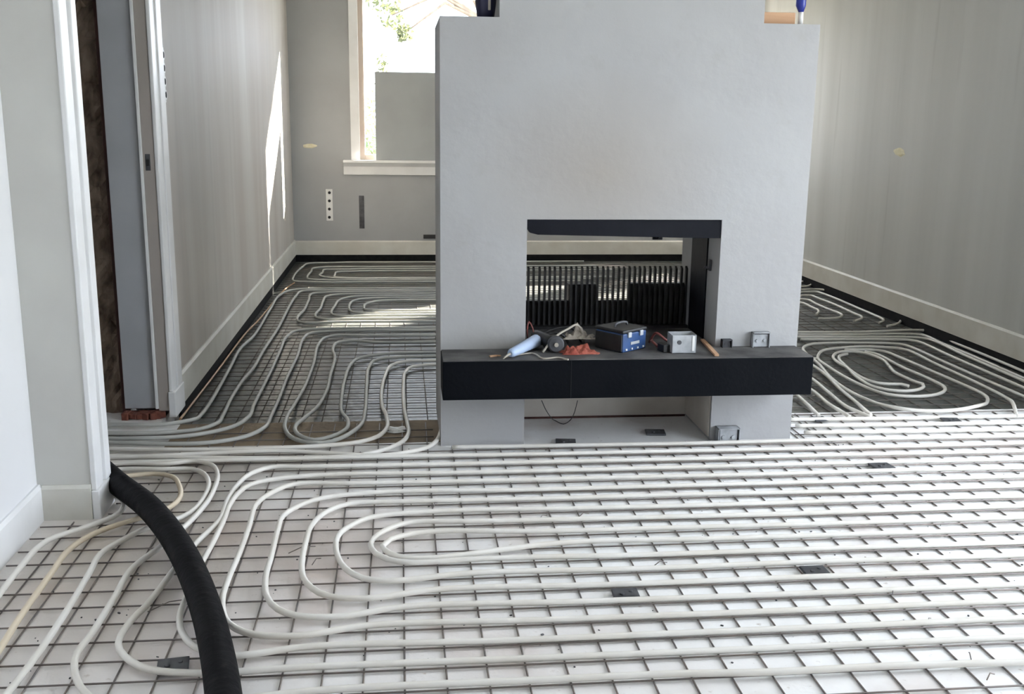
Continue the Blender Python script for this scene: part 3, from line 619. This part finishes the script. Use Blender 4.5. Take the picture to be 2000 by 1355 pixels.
tag(tw.build('tie_wires', M['wire']), 'short loose ends of dark tie wire on the steel mesh', 'tie wire', kind='stuff')

# ------------------------------------------------------------------ boxes on the walls and legs
def wall_box(px0, py0, px1, py1, lab, plane, dep, m_='zinc'):
    a, b = on_y(px0, py0, plane-dep), on_y(px1, py1, plane-dep)
    x0, x1, z1, z0 = a.x, b.x, a.z, b.z; t = .003
    mb = MB().box(x0, x1, plane-dep, plane-.0005, z0, z0+t).box(x0, x1, plane-dep, plane-.0005, z1-t, z1).box(x0, x0+t, plane-dep, plane-.0005, z0, z1).box(x1-t, x1, plane-dep, plane-.0005, z0, z1).box(x0, x1, plane-.006, plane-.0005, z0, z1)
    e = empty('junction_box', ((x0+x1)/2, plane, z0), lab, 'junction box', 'junction boxes on the fireplace')
    mb.build('casing', M[m_], e)
    cx, cz = (x0+x1)/2, (z0+z1)/2; w_ = x1-x0
    ck = MB()
    for sx in (-1, 1): ck.tube([(cx+sx*w_*.22, plane-dep+.004, cz), (cx+sx*w_*.22, plane-dep+.009, cz)], w_*.09, 10)
    ck.box(cx-w_*.40, cx+w_*.40, plane-dep+.009, plane-dep+.013, cz-w_*.36, cz+w_*.36)
    ck.build('insert', M[m_], e)
    return z0
wall_box(1472, 650, 1503, 681, 'square zinc junction box on the fireplace front above the right shelf end', FY, .03)
wall_box(1412, 664, 1430, 682, 'smaller dark junction box just right of the firebox opening', FY, .03, 'dark_zinc')
wall_box(1404, 838, 1444, 871, 'zinc junction box on the floor at the right fireplace leg', FY-.002, .05)

# ------------------------------------------------------------------ things lying on the hearth shelf
SZ = .4135
def at(px, py, h=0): return on_z(px, py, SZ+h)
# pale blue tapered handle
a, b = at(996, 691, .018), at(1050, 664, .034)
e = empty('plastic_tool', (a.x, a.y, SZ), 'pale blue tapered plastic tool lying aslant at the left of the shelf clutter', 'tool')
dv = (b-a).normalized(); q = [a+dv*t for t in (0, .01, .05, .10, .14, .16)]; 
L = (b-a).length
q = [a+(b-a)*t for t in (0, .06, .35, .7, .95, 1)]
MB().tube(q, [.012, .018, .021, .024, .027, .019], 14).build('handle', M['pale_blue'], e)
MB().tube([a-dv*.05+Vector((0,0,-.006)), a-dv*.02, a], [.0025, .004, .006], 8).build('tip', M['grey_cable'], e)
# scraps at its left
v = at(963, 695, .003); tag(MB().obox((v.x, v.y, SZ+.003), (.03, .012, .006), .4).obox((v.x+.022, v.y+.008, SZ+.0025), (.02, .008, .005), -.3).build('wood_chip', M['wood'], bevel=.001), 'pale chip of wood at the left end of the shelf clutter', 'scrap')
# black power tool with a round guard facing the room
v = at(1086, 690, 0)
e = empty('power_tool', (v.x, v.y, SZ), 'black power tool with a round guard between blue handle and red cloth', 'power tool')
cz = SZ+.036
MB().tube([(v.x+.0, v.y-.002, cz), (v.x, v.y+.006, cz), (v.x, v.y+.02, cz)], [.028, .034, .034], 20).build('guard', M['dark_zinc'], e)
MB().tube([(v.x, v.y+.02, cz), (v.x-.02, v.y+.06, cz), (v.x-.05, v.y+.14, cz+.005), (v.x-.06, v.y+.19, cz+.002)], [.022, .027, .024, .020], 14).build('body', M['black_plastic'], e)
MB().tube([(v.x+.0, v.y-.008, cz), (v.x, v.y-.001, cz)], .009, 10).build('spindle', M['grey_cable'], e)
# grey cable rising over the heap, black cable around it
def cable(pts, r, m_, name, lab):
    o = MB().tube(smooth_path(pts, .012), r, 8).build(name, M[m_]); tag(o, lab, 'cable', 'cables on the hearth shelf'); return o
def P(px, py, y): return on_y(px, py, y)
cable([at(1060,688,.006), P(1075,668,4.03), P(1092,652,4.06), P(1110,642,4.08), P(1124,634,4.10), P(1133,640,4.13), at(1140,668,.01)], .0045, 'grey_cable', 'cable', 'pale grey cable arching over the black power tool')
cable([at(1040,676,.006), P(1056,655,4.14), P(1085,642,4.16), P(1115,640,4.17), at(1135,668,.006)], .004, 'black_cable', 'cable', 'thin black cable behind the black power tool')
cable([at(1031,668,.005), P(1030,640,4.16), P(1033,628,4.17), P(1040,640,4.18), at(1046,672,.005)], .003, 'red_cable', 'cable', 'thin red cable loop at the left side of the firebox')
cable([at(985,697,.004), at(1040,690,.004), at(1062,700,.004), at(1090,698,.004), at(1110,702,.004)], .0035, 'grey_cable', 'cable', 'short pale cord along the front edge of the shelf')
# crumpled cloths
def cloth(px, py, sx, sy, sz, lab, m_, z0=0, seed=1):
    rnd = random.Random(seed); v = at(px, py, 0); n, k_ = 26, 18; vs = []; fs = []
    cx = [(rnd.uniform(-1,1), rnd.uniform(-1,1), rnd.uniform(.25,.5), rnd.uniform(.4,1)) for _ in range(9)]
    for j in range(k_+1):
        for i in range(n+1):
            u, w_ = 2*i/n-1, 2*j/k_-1
            e_ = max(0, 1-max(abs(u), abs(w_))**3)
            hgt = sum(h_*math.exp(-((u-a_)**2+(w_-b_)**2)/(r_*r_*.5)) for a_, b_, r_, h_ in cx)
            hgt = min(1, hgt*.6)*e_+.08*e_+.22*e_*math.sin(9*u+5*w_+seed)*math.cos(8*w_-4*u)+.10*e_*math.sin(17*u-11*w_)
            wob = 1+.12*math.sin(4*math.atan2(w_, u)+seed)
            vs.append((v.x+sx*u*wob, v.y+sy*w_*wob, SZ+z0+max(.001, sz*hgt)))
    top = len(vs); vs += [(a_, b_, SZ+z0) for a_, b_, c_ in vs]
    W_ = n+1
    for j in range(k_):
        for i in range(n):
            q = (j*W_+i, j*W_+i+1, (j+1)*W_+i+1, (j+1)*W_+i); fs.append(q); fs.append(tuple(top+t for t in q[::-1]))
    for j in range(k_):
        fs.append((j*W_, (j+1)*W_, top+(j+1)*W_, top+j*W_)); fs.append((j*W_+n, top+j*W_+n, top+(j+1)*W_+n, (j+1)*W_+n))
    for i in range(n):
        fs.append((i, top+i, top+i+1, i+1)); fs.append((k_*W_+i, k_*W_+i+1, top+k_*W_+i+1, top+k_*W_+i))
    o = MB().add(vs, fs, True).build('cloth', M[m_]); tag(o, lab, 'cloth'); return o
cloth(1130, 688, .076, .042, .042, 'crumpled red cloth lying left of the blue tool case', 'red_cloth', 0, 3)
cloth(1130, 675, .066, .036, .052, 'crumpled beige rag heaped behind and above the red cloth', 'beige_cloth', .035, 11)
# blue tool case, a corner towards the room
v = at(1216, 690, 0)
e = empty('tool_case', (v.x, v.y, SZ), 'blue and black plastic tool case standing in the firebox opening', 'tool case')
R_ = math.radians(38); ux, uy = Vector((math.cos(R_), math.sin(R_), 0)), Vector((-math.sin(R_), math.cos(R_), 0))
Lb, Wb, Hb = .150, .150, .078
c0 = v+ux*Lb/2+uy*Wb/2
MB().obox((c0.x, c0.y, SZ+Hb/2+.0005), (Lb, Wb, Hb), R_).build('case_body', M['blue'], e, .006)
MB().obox((c0.x, c0.y, SZ+Hb+.008), (Lb+.004, Wb+.004, .014), R_).build('lid', M['black_plastic'], e, .005)
c1 = v+uy*Wb/2-ux*.002; MB().obox((c1.x, c1.y, SZ+Hb/2), (.006, Wb*.94, Hb*.9), R_).build('end_panel', M['black_plastic'], e, .002)
for t in (.25, .75):
    c2 = v+ux*Lb*t-uy*.003; MB().obox((c2.x, c2.y, SZ+Hb-.006), (.02, .008, .022), R_).build('latch', M['zinc'], e, .002)
c3 = v+ux*Lb*.5-uy*.0015; MB().obox((c3.x, c3.y, SZ+.035), (.055, .004, .012), R_).build('label_plate', M['zinc'], e, .001)
for i in range(4):
    c2 = v+ux*Lb*(.14+.24*i)-uy*.0015; MB().obox((c2.x, c2.y, SZ+.012), (.007, .005, .007), R_).build('rivet', M['white_plastic'], e)
c4 = c0+Vector((0,0,SZ+Hb+.012-c0.z)); MB().tube(smooth_path([c4-ux*.04, c4-ux*.036+Vector((0,0,.014)), c4+ux*.036+Vector((0,0,.014)), c4+ux*.04], .01), .005, 8).build('handle', M['dark_zinc'], e)
cable([at(1058,672,.006), P(1062,658,4.13), P(1080,650,4.14), P(1100,655,4.13), at(1110,672,.006), at(1092,680,.006), at(1070,682,.006), P(1060,668,4.10)], .0065, 'black_cable', 'cable', 'thick black cable coiled behind the blue tapered tool')
# red cables and black plug
cable([at(1268,668,.006), P(1282,650,4.14), P(1298,662,4.12), at(1312,672,.006), at(1300,684,.006), at(1284,676,.006), P(1272,664,4.10)], .0055, 'red_cable', 'cable', 'dull red cable coiled between the blue case and the grey metal box')
v = at(1298, 688, 0); tag(MB().obox((v.x, v.y+.02, SZ+.016), (.03, .05, .032), .3).tube([(v.x, v.y+.04, SZ+.018), (v.x+.004, v.y+.07, SZ+.018)], .008, 8).build('plug', M['black_plastic'], bevel=.005), 'black plug beside the grey metal box', 'plug')
# grey metal box
a = at(1312, 690, 0); b = at(1360, 690, 0); x0, x1 = a.x, b.x; y0 = a.y; hh = .075; t = .003
e = empty('metal_box', ((x0+x1)/2, y0, SZ), 'open grey metal box standing at the right of the firebox opening', 'box')
MB().box(x0, x1, y0, y0+t, SZ, SZ+hh).box(x0, x1, y0+.08-t, y0+.08, SZ, SZ+hh).box(x0, x0+t, y0, y0+.08, SZ, SZ+hh).box(x1-t, x1, y0, y0+.08, SZ, SZ+hh).box(x0, x1, y0, y0+.08, SZ, SZ+t).build('casing', M['zinc'], e, .001)
MB().box(x1-.018, x1-.008, y0-.002, y0, SZ+.01, SZ+hh-.004).build('highlight_strip', M['white_plastic'], e)  # white strip painted in as the upright highlight on the metal
MB().tube([(x0+.03, y0-.0015, SZ+.045), (x0+.03, y0+.001, SZ+.045)], .009, 12).build('knockout', M['dark_zinc'], e)
# wood strip
a, b = at(1400, 694, .004), at(1372, 664, .004); 
tag(MB().obox(((a.x+b.x)/2, (a.y+b.y)/2, SZ+.005), ((b-a).length, .018, .009), math.atan2(b.y-a.y, b.x-a.x)).build('wood_strip', M['wood'], bevel=.001), 'thin strip of bare wood lying on the shelf right of the grey metal box', 'wood')
# thin wire hanging under the shelf
tag(MB().tube(smooth_path([P(1058,782,4.2), P(1066,800,4.25), P(1076,815,4.3), on_z(1086,822,.004), on_z(1100,828,.004), on_z(1112,822,.004), P(1122,805,4.3), P(1128,782,4.25)], .015), .0018, 6).build('thin_wire', M['black_cable']), 'thin black wire looping down under the hearth shelf', 'wire')

# ------------------------------------------------------------------ on the ledges of the chimney
x0, x1 = on_y(927, 10, 4.2).x, on_y(975, 10, 4.2).x
e = empty('navy_canister', ((x0+x1)/2, 4.2, LZ), 'dark navy plastic canister on the left ledge of the chimney breast', 'canister')
cx = (x0+.384)/2; r_ = (.384-x0)/2-.002
MB().tube([(cx, 4.2, LZ+.001), (cx, 4.2, LZ+.012), (cx, 4.2, LZ+.06), (cx, 4.2, LZ+.15), (cx, 4.2, LZ+.19), (cx, 4.2, LZ+.20)], [r_*.78, r_*.84, r_, r_, r_*.7, r_*.4], 20).build('body', M['navy'], e)
MB().tube([(cx, 4.2, LZ+.20), (cx, 4.2, LZ+.23)], r_*.35, 14).build('cap', M['black_plastic'], e)
MB().box(cx+r_*.15, cx+r_*.4, 4.2-r_-.001, 4.2-r_*.8, LZ+.03, LZ+.14).build('glint_strip', M['grey_cable'], e, .002)  # pale strip stands in for the light glinting on the canister
a, b = on_y(1494, 22, 4.14), on_y(1553, 45, 4.14)
tag(MB().box(1.4385, b.x, 4.14, 4.20, LZ+.0005, LZ+.0005+.046).build('wood_block', M['wood'], bevel=.003), 'short bare wood block on the right ledge of the chimney breast', 'wood')
a = on_y(1563, 46, 4.15)
e = empty('marker_tube', (a.x, 4.15, LZ), 'white tube with a blue upper end standing beside the wood block', 'tube')
MB().tube([(a.x, 4.15, LZ+.001), (a.x, 4.15, LZ+.05)], [.010, .010], 12).build('tube', M['white_plastic'], e)
MB().tube([(a.x, 4.15, LZ+.05), (a.x-.003, 4.15, LZ+.075), (a.x-.003, 4.15, LZ+.17)], [.010, .020, .020], 14).build('grip', M['bright_blue'], e)

# ------------------------------------------------------------------ things at the walls
def gang_box(points, normal, lab, rad):
    """four round sockets in one upright plate"""
    p0, p1 = points[0], points[-1]; n_ = Vector(normal); t_ = Vector((-n_.y, n_.x, 0))
    c_ = (p0+p1)/2; hh = (p1-p0).length/2+rad*1.3
    e = empty('socket_strip', c_, lab, 'sockets', 'four-gang socket strips')
    R = Matrix((t_, n_, Vector((0,0,1)))).transposed(); mb = MB()
    vs = [c_+t_*sx*rad*1.25+n_*d_+Vector((0,0,sz*hh)) for d_ in (.0005, .008) for sx in (-1,1) for sz in (-1,1)]
    mb.add(vs, [(0,1,3,2),(4,6,7,5),(0,4,5,1),(2,3,7,6),(0,2,6,4),(1,5,7,3)]); mb.build('plate', M['white_plastic'], e, .002)
    for p in points:
        MB().tube([p+n_*.008, p+n_*.014], [rad*.95, rad*.9], 16).build('socket_ring', M['white_plastic'], e)
        MB().tube([p+n_*.0141, p+n_*.0147], rad*.55, 12).build('socket_hole', M['hole'], e)
    return e
gang_box([on_x(313+5*i/3, 107+78*i/3, XL) for i in range(4)], (1,0,0), 'upright strip of four sockets on the left wall beside the door trim', .026)
gang_box([on_y(643.5, 376+16*i, YB) for i in range(4)], (0,-1,0), 'upright strip of four sockets on the back wall left of the sill', .026)
a, b = on_y(701, 382, YB), on_y(712, 446, YB)
tag(MB().box(a.x, b.x, YB-.006, YB-.0005, b.z, a.z).box(a.x+.008, b.x-.008, YB-.009, YB-.006, b.z+.01, b.z+.08).build('cable_slot', M['dark_zinc'], bevel=.001), 'narrow dark upright slot cover on the back wall under the window sill', 'slot')
a, b = on_y(827, 458, YB-.02), on_y(850, 466, YB-.02)
tag(MB().box(a.x, b.x+.06, YB-.024, YB-.0175, b.z, a.z).box(a.x+.01, b.x+.05, YB-.030, YB-.024, b.z+.008, a.z-.008).build('vent_cap', M['black_plastic'], bevel=.002), 'small black vent cap at the top of the back baseboard', 'vent')
def putty(p, n_, rx, rz, lab):
    mb = MB(); k = 14; n_ = Vector(n_); t_ = Vector((-n_.y, n_.x, 0)); rnd = random.Random(hash(lab) % 99 if False else len(lab))
    a = [p+t_*rx*math.cos(q)*rnd.uniform(.7,1.1)+Vector((0,0,rz*math.sin(q)*rnd.uniform(.7,1.1)))+n_*.0005 for q in [2*PI*i/k for i in range(k)]]
    b_ = [p+(v_-p)*.6+n_*.005 for v_ in a]
    mb.add(a+b_, [(i,(i+1)%k,k+(i+1)%k,k+i) for i in range(k)]+[tuple(range(k,2*k)), tuple(range(k))[::-1]])
    tag(mb.build('putty_patch', M['putty']), lab, 'putty', 'putty patches on the walls')
putty(on_y(605, 285, YB), (0,-1,0), .09, .022, 'faint yellow putty patch on the back wall left of the window')
putty(on_x(327, 336, XL), (1,0,0), .05, .04, 'small yellow putty patch on the left wall below the sockets')
putty(on_x(1757, 297, XR), (-1,0,0), .10, .032, 'cream putty patch in the middle of the right wall')
# grey board standing on the sill in front of the panes
a = on_y(733, 140, YB-.03); z0 = BZ0+.0035
tag(MB().box(on_y(733, 220, YB-.03).x, .80, YB-.045, YB-.022, z0, a.z).build('grey_board', M['grey_board'], bevel=.002), 'plain grey board standing on the window sill against the panes', 'board')
